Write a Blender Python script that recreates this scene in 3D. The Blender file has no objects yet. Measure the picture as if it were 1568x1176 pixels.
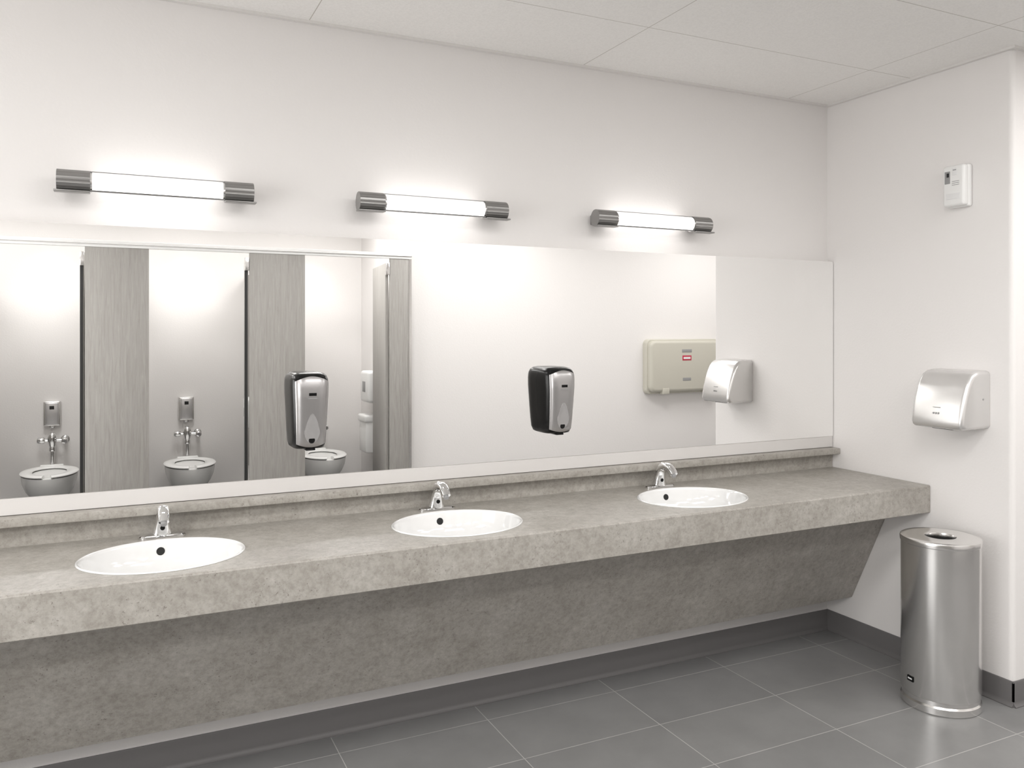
import bpy, bmesh, math, bisect
from mathutils import Vector, Matrix
S=bpy.context.scene
try:
    S.view_settings.view_transform='Standard'
    S.view_settings.look='None'
except Exception as e: print(e)
COL=S.collection
pi=math.pi
E_TROFF=18.5; E_STALL_FILL=17; E_WIN_FILL=42; E_SPOT=24; E_GLOW=2.2

# ---------------------------------------------------------------- materials
def mat(name,color=(.8,.8,.8),rough=.5,metal=0.0,**kw):
    m=bpy.data.materials.new(name); m.use_nodes=True
    b=m.node_tree.nodes['Principled BSDF']
    b.inputs['Base Color'].default_value=(*color,1)
    b.inputs['Roughness'].default_value=rough
    b.inputs['Metallic'].default_value=metal
    for k,v in kw.items(): b.inputs[k.replace('_',' ')].default_value=v
    return m
def N(m,t,**kw):
    n=m.node_tree.nodes.new(t)
    for k,v in kw.items(): setattr(n,k,v)
    return n
def L(m,a,b): m.node_tree.links.new(a,b)
def coords(m,scale=(1,1,1),loc=(0,0,0)):
    tc=N(m,'ShaderNodeTexCoord'); mp=N(m,'ShaderNodeMapping')
    mp.inputs['Scale'].default_value=scale; mp.inputs['Location'].default_value=loc
    L(m,tc.outputs['Object'],mp.inputs['Vector']); return mp.outputs['Vector']
def noise(m,vec,scale,detail=4,rough=.5):
    n=N(m,'ShaderNodeTexNoise'); n.inputs['Scale'].default_value=scale
    n.inputs['Detail'].default_value=detail; n.inputs['Roughness'].default_value=rough
    L(m,vec,n.inputs['Vector']); return n
def ramp(m,fac,stops):
    r=N(m,'ShaderNodeValToRGB'); e=r.color_ramp.elements
    e[0].position=stops[0][0]; e[0].color=(*stops[0][1],1)
    e[1].position=stops[-1][0]; e[1].color=(*stops[-1][1],1)
    for p,c in stops[1:-1]:
        x=e.new(p); x.color=(*c,1)
    L(m,fac,r.inputs['Fac']); return r
def mixc(m,fac,a,b,mode='MIX'):
    x=N(m,'ShaderNodeMix',data_type='RGBA',blend_type=mode)
    if isinstance(fac,float): x.inputs[0].default_value=fac
    else: L(m,fac,x.inputs[0])
    for i,v in ((6,a),(7,b)):
        if isinstance(v,tuple): x.inputs[i].default_value=(*v,1)
        else: L(m,v,x.inputs[i])
    return x.outputs[2]
def bump(m,h,strength,dist=.002):
    b=N(m,'ShaderNodeBump'); b.inputs['Strength'].default_value=strength
    b.inputs['Distance'].default_value=dist
    L(m,h,b.inputs['Height'])
    L(m,b.outputs['Normal'],m.node_tree.nodes['Principled BSDF'].inputs['Normal'])
def P(m): return m.node_tree.nodes['Principled BSDF']

def wallmat(name,c):
    m=mat(name,c,.6)
    v=coords(m); n=noise(m,v,85,3,.55)
    bump(m,n.outputs['Fac'],.3,.0022)
    return m
M_wall=wallmat('painted_wall',(.822,.80,.787))
M_ceil=mat('ceiling_tile',(.88,.87,.86),.9)
v=coords(M_ceil,loc=(.29,.52,0))
br=N(M_ceil,'ShaderNodeTexBrick',offset=0.0,squash=1.0)
L(M_ceil,v,br.inputs['Vector'])
for k,val in (('Scale',1),('Brick Width',1.22),('Row Height',.61),('Mortar Size',.0018),('Mortar Smooth',.0),('Bias',0)): br.inputs[k].default_value=val
br.inputs['Color1'].default_value=(.93,.915,.895,1); br.inputs['Color2'].default_value=(.93,.915,.895,1)
br.inputs['Mortar'].default_value=(.58,.55,.51,1)
nn=noise(M_ceil,v,140,3)
r=ramp(M_ceil,nn.outputs['Fac'],[(.35,(.95,.95,.95)),(.6,(1,1,1))])
L(M_ceil,mixc(M_ceil,1.0,br.outputs['Color'],r.outputs['Color'],'MULTIPLY'),P(M_ceil).inputs['Base Color'])
bump(M_ceil,nn.outputs['Fac'],.3,.002)

M_floor=mat('floor_tile',(.2,.2,.2),.3)
v=coords(M_floor,loc=(.215,.15,0))
br=N(M_floor,'ShaderNodeTexBrick',offset=0.0,squash=1.0)
L(M_floor,v,br.inputs['Vector'])
for k,val in (('Scale',1),('Brick Width',.608),('Row Height',.335),('Mortar Size',.0018),('Mortar Smooth',.1),('Bias',0)): br.inputs[k].default_value=val
br.inputs['Color1'].default_value=(.215,.214,.214,1); br.inputs['Color2'].default_value=(.24,.239,.237,1)
br.inputs['Mortar'].default_value=(.46,.45,.44,1)
nn=noise(M_floor,v,5,5,.6)
r=ramp(M_floor,nn.outputs['Fac'],[(.3,(.92,.92,.92)),(.7,(1.06,1.06,1.06))])
L(M_floor,mixc(M_floor,1.0,br.outputs['Color'],r.outputs['Color'],'MULTIPLY'),P(M_floor).inputs['Base Color'])
inv=N(M_floor,'ShaderNodeMath',operation='SUBTRACT'); inv.inputs[0].default_value=1; L(M_floor,br.outputs['Fac'],inv.inputs[1])
bump(M_floor,inv.outputs[0],.4,.002)

def concrete(name,k=1.0):
    m=mat(name,(.4,.38,.35),.40)
    v=coords(m)
    a=noise(m,v,7,9,.8); b=noise(m,v,48,6,.8); c=noise(m,v,120,4,.65); w=noise(m,v,9,5,.6)
    ca=ramp(m,a.outputs['Fac'],[(.30,(.345*k,.323*k,.290*k)),(.5,(.43*k,.407*k,.372*k)),(.70,(.52*k,.498*k,.464*k))])
    cb=ramp(m,b.outputs['Fac'],[(.32,(.74,.73,.71)),(.55,(1,1,1)),(.75,(1.15,1.15,1.14))])
    cc=ramp(m,c.outputs['Fac'],[(.31,(.42,.40,.38)),(.40,(1,1,1)),(1,(1,1,1))])
    cw=ramp(m,w.outputs['Fac'],[(.42,(0,0,0)),(.60,(1,1,1))])
    x=mixc(m,1.0,ca.outputs['Color'],cb.outputs['Color'],'MULTIPLY')
    y=mixc(m,1.0,x,cc.outputs['Color'],'MULTIPLY')
    z=mixc(m,cw.outputs['Color'],x,y)
    L(m,z,P(m).inputs['Base Color'])
    return m
M_conc=concrete('grey_stone_laminate',.92)

M_wood=mat('grey_wood_laminate',(.35,.33,.31),.5)
v=coords(M_wood,scale=(30,30,1.6)); a=noise(M_wood,v,2.2,9,.7)
a.inputs['Distortion'].default_value=.8
ca=ramp(M_wood,a.outputs['Fac'],[(.3,(.30,.285,.265)),(.7,(.42,.405,.385))])
L(M_wood,ca.outputs['Color'],P(M_wood).inputs['Base Color'])

M_base=mat('rubber_baseboard',(.14,.135,.135),.45)
M_mirror=mat('mirror_glass',(.985,.985,.98),.0,1.0)
M_porc=mat('porcelain',(.83,.83,.825),.08,Coat_Weight=.6,Coat_Roughness=.03)
M_chrome=mat('chrome',(.82,.82,.82),.07,1.0)
M_steel=mat('brushed_steel',(.84,.83,.82),.22,1.0)
M_cap=mat('fixture_metal',(.32,.315,.31),.35,.9)
M_rail=mat('fixture_rail',(.16,.158,.155),.35,.8)
M_black=mat('black_gloss_plastic',(.006,.006,.006),.22,Specular_IOR_Level=.2)
M_dark=mat('dark_cavity',(.006,.006,.006),.6)
M_silver=mat('silver_plastic',(.42,.41,.41),.32,.75)
M_silver2=mat('silver_plastic_light',(.62,.61,.61),.25,.7)
M_dryer=mat('satin_silver_paint',(.72,.71,.70),.27,.65)
M_white=mat('white_plastic',(.86,.86,.85),.3)
M_grey=mat('grey_plastic',(.3,.3,.3),.4)
M_beige=mat('beige_plastic',(.56,.54,.47),.45)
M_red=mat('red_label',(.5,.02,.06),.4)
M_label=mat('white_label',(.8,.8,.8),.4)
M_darkdoor=mat('door_edge_dark',(.03,.03,.03),.4)
M_seat=mat('seat_plastic',(.92,.92,.91),.2)
M_tporc=mat('toilet_porcelain',(.93,.93,.92),.25)
M_glow=mat('frosted_lamp',(1,1,1),.4)
P(M_glow).inputs['Emission Color'].default_value=(1,.98,.96,1)
P(M_glow).inputs['Emission Strength'].default_value=E_GLOW
M_panel=mat('troffer_diffuser',(1,1,1),.5)
P(M_panel).inputs['Emission Color'].default_value=(1,.985,.965,1)
P(M_panel).inputs['Emission Strength'].default_value=1.0

# ---------------------------------------------------------------- helpers
def obj(name,bm,m,parent=None,smooth=False,loc=None,auto=None):
    me=bpy.data.meshes.new(name); bmesh.ops.recalc_face_normals(bm,faces=bm.faces[:]); bm.to_mesh(me); bm.free()
    for x in (m if isinstance(m,(list,tuple)) else [m]): me.materials.append(x)
    o=bpy.data.objects.new(name,me); COL.objects.link(o)
    if parent: o.parent=parent
    if loc: o.location=loc
    if smooth:
        for p in me.polygons: p.use_smooth=True
        if auto is not None:
            try: me.set_sharp_from_angle(angle=math.radians(auto))
            except Exception as e: print(e)
    return o
def empty(name,loc=(0,0,0),rot=0):
    e=bpy.data.objects.new(name,None); e.empty_display_size=.1; COL.objects.link(e); e.location=loc; e.rotation_euler=(0,0,rot); return e
def box(name,lo,hi,m,parent=None,bev=0,seg=2,edges=None):
    bm=bmesh.new(); bmesh.ops.create_cube(bm,size=1)
    lo=Vector(lo);hi=Vector(hi);c=(lo+hi)/2;d=hi-lo
    for q in bm.verts: q.co=Vector((q.co.x*d.x,q.co.y*d.y,q.co.z*d.z))
    if bev:
        ed=bm.edges[:] if edges is None else [e for e in bm.edges if edges(e,d)]
        bmesh.ops.bevel(bm,geom=ed,offset=bev,segments=seg,profile=.5,affect='EDGES')
    return obj(name,bm,m,parent,smooth=bool(bev),loc=c,auto=40)
def rbox(name,w,h,d,rc,rf,m,parent,axis='y',loc=(0,0,0)):
    def outline(inset,yy,n=8):
        r_=max(rc-inset,.002); out=[]
        for cx,cz,a0 in ((w/2-inset-r_,h-inset-r_,0),(-(w/2-inset-r_),h-inset-r_,90),(-(w/2-inset-r_),inset+r_,180),(w/2-inset-r_,inset+r_,270)):
            for i in range(n+1):
                a=math.radians(a0+90*i/n); out.append((cx+r_*math.cos(a),yy,cz+r_*math.sin(a)))
        return out
    rings=[outline(0,0),outline(0,d-rf)]
    for i in range(1,6):
        a=math.radians(90*i/5); rings.append(outline(rf*(1-math.cos(a)),d-rf+rf*math.sin(a)))
    if axis=='-x': rings=[[(-p[1],p[0],p[2]) for p in r_] for r_ in rings]
    if axis=='-y': rings=[[(p[0],-p[1],p[2]) for p in r_] for r_ in rings]
    return loft(name,rings,m,parent,True,auto=50,loc=loc)
def lathe(name,prof,m,parent=None,seg=64,sx=1,sy=1,loc=(0,0,0),auto=35,cap=False):
    bm=bmesh.new(); rings=[]
    for r_,z_ in prof:
        rings.append([bm.verts.new((sx*r_*math.cos(2*pi*i/seg),sy*r_*math.sin(2*pi*i/seg),z_)) for i in range(seg)])
    for a,b in zip(rings,rings[1:]):
        for i in range(seg):
            bm.faces.new((a[i],a[(i+1)%seg],b[(i+1)%seg],b[i]))
    if cap:
        bm.faces.new(rings[0]); bm.faces.new(rings[-1])
    return obj(name,bm,m,parent,True,loc,auto)
def loft(name,rings,m,parent=None,cap=True,closed=True,auto=40,loc=(0,0,0)):
    bm=bmesh.new(); R=[[bm.verts.new(p) for p in r_] for r_ in rings]
    n=len(R[0])
    for a,b in zip(R,R[1:]):
        for i in range(n if closed else n-1):
            bm.faces.new((a[i],a[(i+1)%n],b[(i+1)%n],b[i]))
    if cap: bm.faces.new(R[0]); bm.faces.new(R[-1])
    return obj(name,bm,m,parent,True,loc,auto)
def tube(name,pts,rad,m,parent=None,seg=20,cap=True):
    pts=[Vector(p) for p in pts]
    rings=[]
    for i,p in enumerate(pts):
        d=(pts[min(i+1,len(pts)-1)]-pts[max(i-1,0)]).normalized()
        u=Vector((1,0,0)); u=u-d*u.dot(d)
        if u.length<1e-3: u=Vector((0,1,0))
        u.normalize(); w=d.cross(u)
        rings.append([p+u*math.cos(2*pi*k/seg)*rad+w*math.sin(2*pi*k/seg)*rad for k in range(seg)])
    return loft(name,rings,m,parent,cap)
def bake(o):
    o.data.transform(Matrix.Translation(o.location)); o.location=(0,0,0)

# ---------------------------------------------------------------- room
H=2.775; XL=-5.9; XR=3.2; YF=-3.55; YB=-5.09; XS=-1.16; YC=-1.0
f=box('floor',(XL-.1,YB-.1,-.1),(XR+.1,.1,0),M_floor); bake(f)
c=box('ceiling',(XL-.1,YB-.1,H),(XR+.1,.1,H+.1),M_ceil); bake(c)
box('wall_back',(XL-.1,0,0),(.05,.12,H),M_wall)
vert=lambda e,d: abs(e.verts[0].co.z-e.verts[1].co.z)>.5
corner=lambda e,d: vert(e,d) and e.verts[0].co.x<0 and e.verts[0].co.y<0
box('wall_right',(0,YC,0),(XR,.0,H),M_wall,bev=.022,seg=6,edges=corner)
box('wall_rear',(XL-.1,YB-.12,0),(XS,YB,H),M_wall)
box('wall_front',(XS,YB,0),(XR,YF,H),M_wall,bev=.01,seg=2,edges=lambda e,d: vert(e,d) and e.verts[0].co.x<0 and e.verts[0].co.y>0)
box('wall_entry',(XR,YF,0),(XR+.12,YC,H),M_wall)
WY0,WY1,WZ0,WZ1=-3.2,-1.0,.55,2.3
wl=empty('wall_left',(XL,0,0))
box('lower',(-.12,YB,0),(0,0,WZ0),M_wall,wl); box('upper',(-.12,YB,WZ1),(0,0,H),M_wall,wl)
box('near',(-.12,YB,WZ0),(0,WY0,WZ1),M_wall,wl); box('far',(-.12,WY1,WZ0),(0,0,WZ1),M_wall,wl)

def baseboard(name,a,b,nrm):
    a=Vector(a);b=Vector(b);n=Vector(nrm)
    prof=[(0,0),(.018,0),(.018,.004),(.010,.012),(.007,.022),(.007,.100),(.004,.106),(0,.106)]
    r=[[p+n*q[0]+Vector((0,0,q[1])) for q in prof] for p in (a,b)]
    return loft(name,r,M_base,auto=30)
baseboard('baseboard_back',(XL,0,0),(0,0,0),(0,-1,0))
baseboard('baseboard_right',(0,0,0),(0,YC-.007,0),(-1,0,0))
baseboard('baseboard_entry',(-.007,YC,0),(XR,YC,0),(0,-1,0))
baseboard('baseboard_front',(XS,YF,0),(XR,YF,0),(0,1,0))
baseboard('baseboard_left',(XL,0,0),(XL,YB,0),(1,0,0))
baseboard('baseboard_rear',(XL,YB,0),(XS,YB,0),(0,1,0))
M_trim=mat('ceiling_trim',(.76,.74,.72),.5)
box('trim_1',(XL,-.02,H-.010),(0,0,H),M_trim)
box('trim_2',(-.02,YC,H-.010),(0,-.02,H),M_trim)
box('trim_3',(-.02,YC-.02,H-.010),(XR,YC,H),M_trim)

fill_win=empty('added_fill_window',(XL-.06,(WY0+WY1)/2,WZ0))  # made-up window out of view, added to brighten the under-counter panel
ww=(WY1-WY0)/2; wh=WZ1-WZ0
M_pane=mat('glowing_fill_pane',(1,1,1),.4)
P(M_pane).inputs['Emission Color'].default_value=(1,.99,.975,1); P(M_pane).inputs['Emission Strength'].default_value=1
box('fill_pane',(-.01,-ww,0),(0,ww,wh),M_pane,fill_win)
for n_,lo,hi in (('sill',(-.03,-ww,0),(.07,ww,.04)),('head',(-.03,-ww,wh-.04),(.06,ww,wh)),('jamb_a',(-.03,-ww,0),(.06,-ww+.04,wh)),('jamb_b',(-.03,ww-.04,0),(.06,ww,wh)),('mullion',(-.02,-.02,0),(.03,.02,wh))):
    box(n_,lo,hi,M_white,fill_win)
ld=bpy.data.lights.new('fill_light','AREA'); ld.shape='RECTANGLE'; ld.size=wh-.1; ld.size_y=2*ww-.1; ld.energy=E_WIN_FILL; ld.color=(1,.99,.98)  # fill lamp added at the made-up window, no actual daylight
lo=bpy.data.objects.new('fill_light',ld); COL.objects.link(lo); lo.parent=fill_win; lo.location=(.035,0,wh/2); lo.rotation_euler=(0,math.radians(-90),0)

# ---------------------------------------------------------------- mirror
mr=empty('wall_mirror',(-2.95,0,0))
xl=XL+.02+2.95; xr=-.004+2.95
box('backing',(xl,-.037,1.024),(xr,-.001,1.947),M_wall,mr)
box('glass',(xl,-.042,1.029),(xr,-.037,1.944),M_mirror,mr)
box('bottom_rail',(xl,-.0375,.972),(xr,-.001,1.024),mat('lower_wall_strip',(.68,.66,.645),.5),mr)

# ---------------------------------------------------------------- counter
ct=empty('vanity_counter',(-2.95,0,0))
SX=[-3.262,-2.252,-1.168]; SY=-.357; SA=.250; SB=.205
ZT=.866; ZB=.739; YFR=-.612
bm=bmesh.new()
x0=XL+.005+2.95; x1=-.003+2.95
ch=.006
rect=[(x0,-.001),(x0,YFR+ch),(x1,YFR+ch),(x1,-.001)]
def loop(pts,z): 
    vs=[bm.verts.new((p[0],p[1],z)) for p in pts]
    es=[bm.edges.new((vs[i],vs[(i+1)%len(vs)])) for i in range(len(vs))]
    return vs,es
ov,oe=loop(rect,ZT)
alle=list(oe); holes=[]
for sx in SX+[-4.30,-5.30]:
    pts=[(sx+2.95+SA*.965*math.cos(2*pi*i/72),SY+SB*.965*math.sin(2*pi*i/72)) for i in range(72)]
    hv,he=loop(pts,ZT); alle+=he; holes.append(hv)
bmesh.ops.triangle_fill(bm,edges=alle,use_beauty=True,use_dissolve=False)
for hv in holes:
    low=[bm.verts.new((q.co.x,q.co.y,ZT-.03)) for q in hv]
    for i in range(72): bm.faces.new((hv[i],hv[(i+1)%72],low[(i+1)%72],low[i]))
def strip(z,y):
    return bm.verts.new((x0,y,z)),bm.verts.new((x1,y,z))
prev=(ov[1],ov[2]); side0=[ov[0],ov[1]]; side1=[ov[3],ov[2]]
for z,y in ((ZT-.0018,YFR+.0018),(ZT-ch,YFR),(ZB+.003,YFR),(ZB,YFR+.003),(ZB,-.001)):
    cur=strip(z,y); bm.faces.new((prev[0],prev[1],cur[1],cur[0])); prev=cur; side0.append(cur[0]); side1.append(cur[1])
bm.faces.new(side0); bm.faces.new(side1)
obj('countertop',bm,M_conc,ct)
box('backsplash',(x0,-.036,ZT),(x1,-.002,.941),M_conc,ct)
box('ledge',(x0,-.088,.941),(x1,-.001,.970),M_conc,ct,bev=.002)
sec=[(-.40,ZB),(-.378,ZB),(-.143,.222),(-.163,.218)]
loft('apron_panel',[[(x,y,z) for y,z in sec] for x in (x0,x1)],M_conc,ct,auto=20)

# ---------------------------------------------------------------- sinks + faucets
def sink(x):
    e=empty('sink',(x,SY,ZT))
    prof=[(1.0,.0005),(.997,.003),(.985,.0045),(.968,.003),(.955,-.006),(.935,-.03),(.90,-.058),(.82,-.086),(.68,-.104),(.45,-.114),(.2,-.119),(.085,-.120)]
    lathe('bowl',prof,M_porc,e,seg=96,sx=SA,sy=SB,auto=None)
    lathe('drain',[(.001,-.1165),(.012,-.1165),(.016,-.1155),(.024,-.1175)],M_chrome,e,seg=32)
    o=lathe('overflow',[(.0001,.0022),(.0125,.0022),(.0135,.0012),(.0135,-.004)],M_dark,e,seg=28)
    o.location=(0,SB*.930,-.034); o.rotation_euler=(math.radians(78),0,0)
    return e
def faucet(x):
    e=empty('faucet',(x+.008,-.105,ZT+.0005))
    def plate(w,d,z,n=40):
        out=[]
        for i in range(n):
            a=2*pi*i/n; cx=(w-d) if math.cos(a)>0 else -(w-d)
            out.append((cx+d*math.cos(a),d*math.sin(a),z))
        return out
    loft('base_plate',[plate(.077,.026,0),plate(.077,.026,.006),plate(.073,.022,.010),plate(.03,.018,.013)],M_chrome,e,auto=30)
    def sq(c,w,h,tilt):
        out=[]
        for i in range(28):
            a=2*pi*i/28; ca,sa=math.cos(a),math.sin(a)
            px=w*math.copysign(abs(ca)**.75,ca); q=h*math.copysign(abs(sa)**.75,sa)
            out.append((c[0]+px,c[1]+q*math.cos(tilt),c[2]+q*math.sin(tilt)))
        return out
    path=[(0,.010,.033,.023,0),(-.001,.022,.029,.021,3),(-.003,.050,.0235,.0195,10),(-.010,.078,.0205,.018,30),(-.028,.098,.0195,.0165,62),(-.055,.106,.0185,.015,85),(-.082,.100,.018,.0135,108),(-.103,.086,.0175,.0125,130),(-.112,.074,.0165,.012,140)]
    loft('spout',[sq((0,y,z),w,h,math.radians(t)) for y,z,w,h,t in path],M_chrome,e,auto=60)
    a=lathe('aerator',[(.0001,0),(.009,0),(.010,.001),(.010,.010)],M_grey,e,seg=24); a.location=(0,-.1135,.064); a.rotation_euler=(math.radians(-42),0,0)
    s=lathe('sensor_eye',[(.0001,.002),(.006,.002),(.008,0)],M_black,e,seg=20); s.location=(0,-.0225,.035); s.rotation_euler=(math.radians(90),0,0)
    k=lathe('rear_knob',[(.0001,.014),(.005,.013),(.006,.008),(.004,0)],M_chrome,e,seg=20); k.location=(0,-.02,.102)
    return e
for x in SX+[-4.30,-5.30]:
    sink(x); faucet(x)

# ---------------------------------------------------------------- vanity light bars
def vanity(x):
    e=empty('vanity_light',(x,-.075,2.083))
    def cyl(name,xa,xb,r_,m,n=40,flute=False,cap=True):
        rings=[]
        for xx in (xa,xb):
            ring=[]
            for i in range(n):
                a=2*pi*i/n; rr=r_*(1-(.035 if (flute and i%2) else 0))
                ring.append((xx,rr*math.cos(a),rr*math.sin(a)))
            rings.append(ring)
        return loft(name,rings,m,e,cap,auto=25)
    cyl('diffuser',-.218,.218,.0315,M_glow,32)
    for s,nm in ((-1,'left'),(1,'right')):
        xa,xb=(.215,.315) if s>0 else (-.315,-.215)
        cyl('cap_'+nm,xa,xb,.038,M_cap,44,True)
        cyl('cap_collar_'+nm,(.209 if s>0 else -.217),(.217 if s>0 else -.209),.034,M_chrome,48)
        box('cap_rib_'+nm,(xa-(.008 if s<0 else -.0),-.0395,-.040),(xb+(.0 if s<0 else .008),.0,-.034),M_cap,e,bev=.002)
        box('wall_mount_'+nm,(xa+.02,.02,-.022),(xb-.02,.0745,.022),M_cap,e,bev=.003)
    box('lower_rail',(-.215,-.024,-.0345),(.215,-.019,-.0290),M_rail,e)
    box('upper_rail',(-.215,-.014,.0330),(.215,-.010,.0355),M_rail,e)
for x in (-3.262,-2.24,-1.170): vanity(x)
vanity(-4.29)

# ---------------------------------------------------------------- soap dispensers
def soap(x):
    e=empty('soap_dispenser',(x,-.042,1.142))
    secs=[(0,.052,.072),(.004,.058,.088),(.02,.062,.100),(.06,.064,.108),(.11,.066,.114),(.16,.068,.119),(.20,.070,.122),(.235,.071,.121),(.258,.070,.117),(.272,.065,.108),(.280,.056,.094),(.284,.042,.074)]
    def arc(z,w,d,n=28,p=.5):
        out=[]
        for i in range(n+1):
            t=pi*i/n; c_,s_=math.cos(t),math.sin(t)
            out.append((w*math.copysign(abs(c_)**p,c_),-d*abs(s_)**p,z))
        return out
    rings=[[ (w,0,z)]+arc(z,w,d)+[(-w,0,z)] for z,w,d in secs]
    loft('body',rings,M_black,e,auto=55)
    def at(z):
        zs=[s[0] for s in secs]; i=max(1,min(len(secs)-1,bisect.bisect(zs,z)))
        a,b=secs[i-1],secs[i]; t=(z-a[0])/(b[0]-a[0]); return a[1]+(b[1]-a[1])*t,a[2]+(b[2]-a[2])*t
    nz=26; M=16
    bm=bmesh.new(); G=[]
    for j in range(nz+1):
        row=[]
        for i in range(M+1):
            s=i/M*2-1
            ztop=.271-.018*s*s; zbot=.008+.012*s*s
            z=zbot+(ztop-zbot)*j/nz
            w,d=at(z)
            xx=s*w*.85
            yy=-(d*(max(0,1-abs(xx/w)**4))**.25)-.0022
            row.append(bm.verts.new((xx,yy,z)))
        G.append(row)
    for j in range(nz):
        for i in range(M): bm.faces.new((G[j][i],G[j][i+1],G[j+1][i+1],G[j+1][i]))
    ret=bmesh.ops.extrude_face_region(bm,geom=bm.faces[:])
    for q in ret['geom']:
        if isinstance(q,bmesh.types.BMVert): q.co.y+=.004
    obj('front_cover',bm,M_silver,e,True,auto=50)
    def tear(k,z0,dy):
        out=[]
        for i in range(32):
            a=2*pi*i/32; cz=math.sin(a); xx=k*.026*math.cos(a)*(1.15 if cz<0 else 1-.35*cz)
            z=z0+k*.056*cz; w,d=at(z); out.append((xx,-(d+dy),z))
        return out
    loft('window',[tear(1,.078,.001),tear(1,.078,.0035),tear(.86,.078,.0035),tear(.80,.078,.0028),tear(.4,.072,.0028)],M_silver2,e,auto=50)
    w,d=at(.03)
    o=lathe('sensor',[(.0001,.001),(.011,.001),(.013,-.003)],M_black,e,seg=24); o.location=(0,-(d+.0045),.036); o.rotation_euler=(math.radians(86),0,0)
    w,d=at(.205)
    box('badge',(-.014,-(d+.0036),.200),(.014,-(d+.001),.211),M_black,e,bev=.001)
    box('badge_line',(-.018,-(d+.0028),.189),(.018,-(d+.001),.192),M_grey,e)
    box('nozzle',(-.018,-.085,-.006),(.018,-.03,.002),M_black,e,bev=.003)
soap(-2.748); soap(-1.690)

# ---------------------------------------------------------------- hand dryer
hd=empty('hand_dryer',(-.001,-.775,1.157))
prof=[(0,.252),(-.060,.252),(-.088,.248),(-.110,.236),(-.130,.212),(-.146,.180),(-.160,.140),(-.172,.095),(-.181,.050),(-.184,.022),(-.180,.008),(-.168,0),(0,0)]
rings=[]
RS=.020
ys=[-.125+RS*(1-math.cos(math.radians(a))) for a in range(0,91,15)]
offs=[RS*(1-math.sin(math.radians(a))) for a in range(0,91,15)]
seq=list(zip(ys,offs))+[(0,0)]+[(-y,o_) for y,o_ in reversed(list(zip(ys,offs)))]
cz=.12
for y,r_ in seq:
    ring=[]
    for (px,pz) in prof:
        if px==0: ring.append((px,y,pz-math.copysign(r_,pz-cz))); continue
        d=Vector((px,pz-cz)); ln=d.length; d=d*((ln-r_)/ln); ring.append((d.x,y,cz+d.y))
    rings.append(ring)
loft('housing',rings,M_dryer,hd,auto=55)
box('air_outlet',(-.14,-.05,-.006),(-.05,.05,.004),M_dark,hd,bev=.003)
for y in (-.012,0,.012):
    o=lathe('vent_dot',[(.0001,.001),(.0035,.001),(.0045,0)],M_grey,hd,seg=16); o.location=(-.1790,y,.066); o.rotation_euler=(0,math.radians(-78),0)
box('label',(-.1745,-.018,.090),(-.1725,.018,.0925),M_grey,hd)
o=lathe('screw',[(.0001,.0015),(.004,.001),(.005,-.001)],M_grey,hd,seg=16); o.location=(-.045,-.1255,.13); o.rotation_euler=(math.radians(90),0,0)

# ---------------------------------------------------------------- air freshener dispenser
af=empty('air_freshener_dispenser',(-.001,-.768,2.130))
box('back_shell',(-.030,-.053,.0),(0,.053,.188),M_white,af,bev=.010,seg=4)
box('front_shell',(-.058,-.052,.004),(-.022,.052,.186),M_white,af,bev=.013,seg=5)
box('upper_window',(-.0592,.014,.105),(-.056,.040,.160),M_grey,af,bev=.0012)
box('sensor',(-.0600,.018,.134),(-.0585,.030,.152),M_dark,af,bev=.001)
box('indicator',(-.0592,-.020,.140),(-.057,.004,.172),M_label,af,bev=.0012)
box('speaker_slot',(-.0596,-.016,.161),(-.0588,.000,.165),M_grey,af)
box('lower_badge',(-.0592,-.033,.035),(-.057,.033,.06),M_label,af,bev=.001)
for i in range(3): box('vent_slot',(-.0588,-.03,.112-i*.008),(-.0576,.005,.1140-i*.008),M_grey,af)

# ---------------------------------------------------------------- trash can
tc=empty('trash_can',(-.235,-.838,0))
R_=.154
lathe('body',[(.130,.0),(R_-.002,.0),(R_+.001,.004),(R_+.001,.030),(R_-.002,.034),(R_-.0045,.037),(R_-.0045,.052),(R_-.0015,.056),(R_,.060),(R_,.682),(R_+.003,.685),(R_+.004,.700),(R_+.002,.706),(R_-.004,.709),(R_-.02,.7085),(.066,.7085),(.061,.7075),(.0595,.700),(.0595,.690)],M_steel,tc,seg=96,auto=30)
lathe('liner',[(.0596,.700),(.0605,.640),(.0605,.42),(.0001,.42)],M_dark,tc,seg=64)
an=math.radians(-190)
b=box('badge',(-.0015,-.017,-.011),(.0015,.017,.011),M_black,tc,bev=.001); b.location=(R_*math.cos(an)*1.005,R_*math.sin(an)*1.005,.118); b.rotation_euler=(0,0,an)
b=box('badge_stripe',(-.0006,-.011,-.003),(.0006,.011,.003),M_label,tc); b.location=((R_+.0026)*math.cos(an),(R_+.0026)*math.sin(an),.119); b.rotation_euler=(0,0,an)

# ---------------------------------------------------------------- baby changing station
bc=empty('baby_changing_station',(1.67,YF+.001,.965))
rbox('wall_frame',.89,.535,.06,.05,.012,M_beige,bc)
rbox('folded_bed',.86,.50,.115,.06,.03,M_beige,bc,loc=(0,0,.02))
box('handle_recess',(-.06,.112,.405),(.06,.117,.435),M_grey,bc,bev=.002)
box('red_label',(-.055,.113,.325),(.055,.1165,.375),M_red,bc,bev=.002)
box('label_text',(-.042,.116,.34),(.042,.1175,.36),M_label,bc)
box('lower_label',(-.05,.113,.125),(.05,.116,.155),M_grey,bc,bev=.001)
for s in (-1,1): box('hinge_%s'%('l' if s<0 else 'r'),(s*.25-.04,.06,.0),(s*.25+.04,.118,.06),M_beige,bc,bev=.006)

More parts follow.
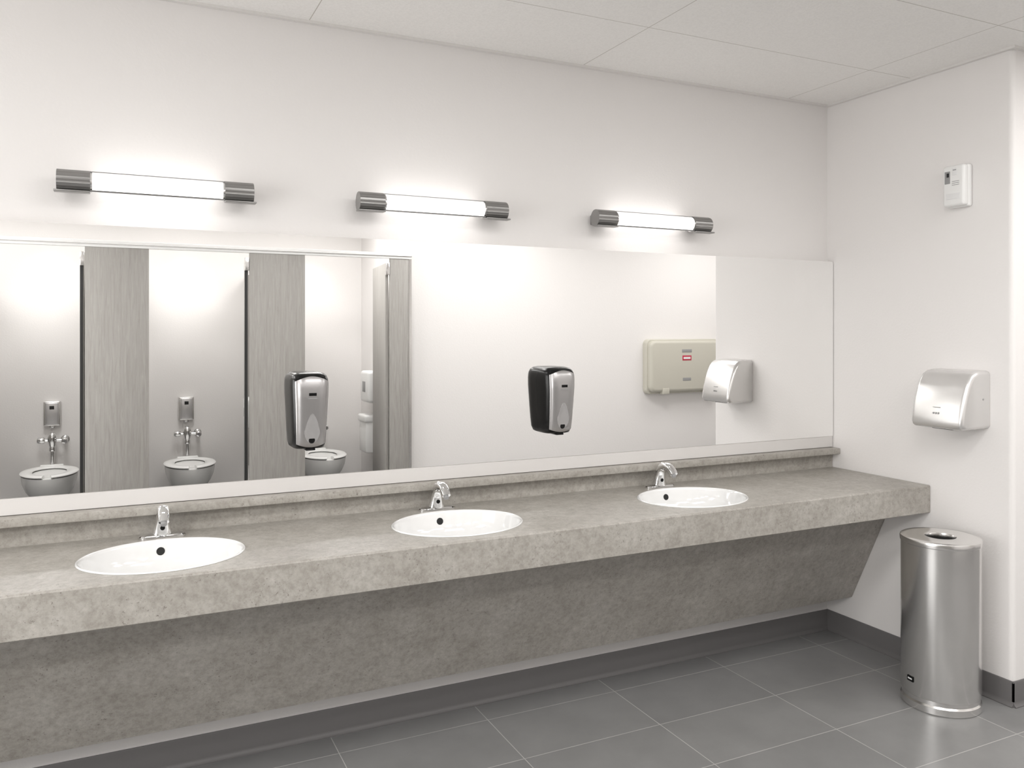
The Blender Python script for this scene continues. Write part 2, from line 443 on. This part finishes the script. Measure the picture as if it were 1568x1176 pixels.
# ---------------------------------------------------------------- stalls
YS=-3.5; RT=2.235
tp=empty('toilet_partition',(0,0,0))
for (a,b) in ((-1.347,-1.163),(-2.476,-2.05),(-3.61,-3.19),(-4.74,-4.32),(-5.87,-5.45)):
    p=box('pilaster',(a,YS-.03,.03),(b,YS,RT-.045),M_wood,tp,bev=.001)
    box('pilaster_shoe',(a-.002,YS-.033,0),(b+.002,YS+.003,.10),M_steel,tp)
    if b<-1.5: 
        m_=(a+b)/2
        box('divider',(m_-.012,YB+.002,.30),(m_+.012,YS-.03,RT-.12),M_wood,tp)
        box('door_edge_strip',(a-.032,YS-.05,.25),(a-.012,YS-.028,2.12),M_darkdoor,tp)
    d=box('door',(-.66,-.012,-.95),(0,.012,.95),M_wood,tp,bev=.001)
    d.data.transform(Matrix.Translation(d.location)); 
    d.location=(a-.018,YS-.035,1.20); d.rotation_euler=(0,0,math.radians(97))
    box('top_hinge',(a-.034,YS-.03,2.05),(a-.004,YS+.004,2.15),M_steel,tp,bev=.002)
    box('bottom_hinge',(a-.034,YS-.03,.30),(a-.004,YS+.004,.40),M_steel,tp,bev=.002)
box('headrail',(XL+.001,YS-.035,RT-.048),(XS-.001,YS+.008,RT),M_white,tp,bev=.003)
box('headrail_lip',(XL+.001,YS+.004,RT-.030),(XS-.001,YS+.014,RT-.024),M_chrome,tp)
box('wall_channel',(XS-.022,YS-.036,.03),(XS-.001,YS+.006,RT-.045),M_steel,tp)

def toilet(x):
    e=empty('toilet',(x,YB+.001,0))
    def egg(cy,a,b,z,n=40,back=None):
        out=[]
        for i in range(n):
            t=2*pi*i/n; s_=math.sin(t)
            ly=b if s_>0 else (back if back else b*.75)
            out.append((a*math.cos(t),cy+ly*s_,z))
        return out
    loft('bowl',[egg(.34,.12,.20,0),egg(.34,.115,.19,.06),egg(.35,.11,.18,.13),egg(.36,.135,.22,.20),egg(.37,.175,.28,.26),egg(.38,.198,.315,.32),egg(.38,.206,.33,.365),egg(.38,.208,.332,.395)],M_tporc,e,auto=60)
    box('rear_shelf',(-.13,.02,.24),(.13,.20,.39),M_tporc,e,bev=.03,seg=4)
    rings=[]; n=44
    for i in range(n+1):
        t=pi/2+math.radians(9)+(2*pi-math.radians(18))*i/n
        s_=math.sin(t); ly=.32 if s_>0 else .26
        cx,cy=.172*math.cos(t),.375+(ly-.022)*s_
        nx,ny=math.cos(t),s_
        ring=[]
        for k in range(12):
            q=2*pi*k/12; w=.046*math.cos(q); h=.013*math.sin(q)
            ring.append((cx+nx*w,cy+ny*w,.410+h))
        rings.append(ring)
    loft('seat',rings,M_seat,e,auto=60)
    box('seat_hinge',(-.09,.10,.395),(.09,.135,.43),M_seat,e,bev=.008,seg=3)
    lathe('inner_bowl',[(.0001,.30),(.05,.305),(.10,.35),(.135,.397)],M_tporc,e,seg=32,sy=1.6,loc=(0,.39,.0))
    tube('supply_pipe',[(0,.075,.38),(0,.075,.60)],.016,M_chrome,e)
    lathe('spud_nut',[(.001,0),(.03,0),(.03,.02),(.018,.03),(.001,.03)],M_chrome,e,seg=6,loc=(0,.075,.39),auto=20)
    lathe('coupling',[(.001,0),(.024,0),(.026,.01),(.026,.03),(.022,.04),(.001,.04)],M_chrome,e,seg=24,loc=(0,.075,.54))
    lathe('valve_body',[(.001,.0),(.024,.0),(.030,.02),(.036,.04),(.038,.08),(.034,.095),(.028,.11),(.016,.12),(.001,.122)],M_chrome,e,seg=32,loc=(0,.075,.58))
    tube('stop_pipe',[(.02,.075,.63),(.085,.075,.63)],.014,M_chrome,e)
    tube('stop_outlet',[(.095,.002,.63),(.095,.10,.63)],.019,M_chrome,e)
    a=lathe('stop_cap',[(.001,.03),(.014,.03),(.024,.022),(.026,0),(.026,-.02),(.001,-.02)],M_chrome,e,seg=24); a.location=(.095,.105,.63); a.rotation_euler=(math.radians(-90),0,0)
    tube('actuator_arm',[(-.02,.075,.63),(-.075,.075,.63)],.012,M_chrome,e)
    a=lathe('actuator',[(.001,.03),(.02,.03),(.026,.02),(.026,-.02),(.02,-.03),(.001,-.03)],M_chrome,e,seg=24); a.location=(-.085,.075,.635); a.rotation_euler=(0,math.radians(90),0)
    a=lathe('escutcheon',[(.001,.012),(.02,.012),(.034,.004),(.036,0)],M_chrome,e,seg=28); a.location=(.095,0.0,.63); a.rotation_euler=(math.radians(-90),0,0)
    g=empty('automatic_flush_unit',(x-.005,YB+.001,.755))
    box('body',(-.065,0,0),(.065,.05,.215),M_steel,g,bev=.008,seg=3)
    box('cover',(-.052,.046,.012),(.052,.062,.203),M_silver2,g,bev=.008,seg=3)
    box('sensor_window',(-.018,.061,.145),(.018,.0635,.175),M_dark,g,bev=.001)
    box('foot_tab',(-.02,.0,-.02),(.02,.03,.004),M_chrome,g,bev=.003)
for x in (-1.64,-2.82,-3.91,-5.06): toilet(x)

sd=empty('toilet_paper_dispenser',(XS-.001,-4.55,.90))
box('body',(-.12,-.14,0),(0,.14,.30),M_white,sd,bev=.03,seg=4)
box('window',(-.1225,-.05,.10),(-.118,.05,.2),M_grey,sd,bev=.002)
sr=empty('sanitary_receptacle',(XS-.001,-4.60,.42))
box('bin',(-.12,-.12,0),(0,.12,.30),M_white,sr,bev=.015,seg=3)
box('lid',(-.135,-.13,.29),(0,.13,.36),M_white,sr,bev=.02,seg=4)
for x in (-2.263,-3.40,-4.53):
    g=empty('toilet_paper_dispenser',(x-.013,-4.45,.72))
    box('body',(-.11,-.13,0),(0,.13,.27),M_white,g,bev=.03,seg=4)
    box('window',(-.1125,-.05,.10),(-.108,.05,.18),M_grey,g,bev=.002)

# ---------------------------------------------------------------- ceiling fixtures
def troffer(x,y,w=1.18,d=.57,p=E_TROFF):
    e=empty('ceiling_light',(x,y,H))
    box('frame',(-w/2,-d/2,-.012),(w/2,d/2,-.0005),M_white,e,bev=.002)
    box('diffuser',(-w/2+.03,-d/2+.03,-.016),(w/2-.03,d/2-.03,-.011),M_panel,e)
    ld=bpy.data.lights.new('troffer_lamp','AREA'); ld.shape='RECTANGLE'; ld.size=w-.06; ld.size_y=d-.06; ld.energy=p; ld.color=(1,.985,.965)
    lo=bpy.data.objects.new('lamp',ld); COL.objects.link(lo); lo.parent=e; lo.location=(0,0,-.018)
for x,y,p in ((-4.56,-2.04,21),(-2.12,-2.04,21),(.32,-2.04,18.5),(1.9,-2.65,16),(-.7,-2.85,13)): troffer(x,y,p=p)
for x in (-1.66,-2.82,-3.93,-5.08): troffer(x,-3.9,.57,.57,E_STALL_FILL)  # unseen ceiling panels, added to lift the brightness inside the stalls

def downlight(x,y,p=30):
    e=empty('recessed_downlight',(x,y,H))
    lathe('trim_ring',[(.055,-.002),(.06,-.006),(.075,-.006),(.08,0)],M_white,e,seg=40)
    lathe('reflector',[(.055,-.002),(.045,-.001),(.0001,-.001)],M_chrome,e,seg=40)
    ld=bpy.data.lights.new('downlight_lamp','SPOT'); ld.energy=p; ld.spot_size=math.radians(62); ld.spot_blend=.8; ld.shadow_soft_size=.03; ld.color=(1,.98,.96)
    lo=bpy.data.objects.new('lamp',ld); COL.objects.link(lo); lo.parent=e; lo.location=(0,0,-.02)
for x in (-1.66,-2.82,-3.93,-5.08): downlight(x,YB+.28,E_SPOT)

w=bpy.data.worlds.new('World'); S.world=w; w.use_nodes=True
w.node_tree.nodes['Background'].inputs[0].default_value=(.8,.8,.8,1)

# ---------------------------------------------------------------- camera
cd=bpy.data.cameras.new('Camera'); cam=bpy.data.objects.new('Camera',cd); COL.objects.link(cam)
cam.location=(-3.39,-3.19,1.58); cam.rotation_euler=(pi/2,0,math.radians(-25.66))
cd.sensor_width=36; cd.lens=1253/1568*36; cd.shift_x=0; cd.shift_y=-81/1568; cd.clip_start=.02
S.camera=cam
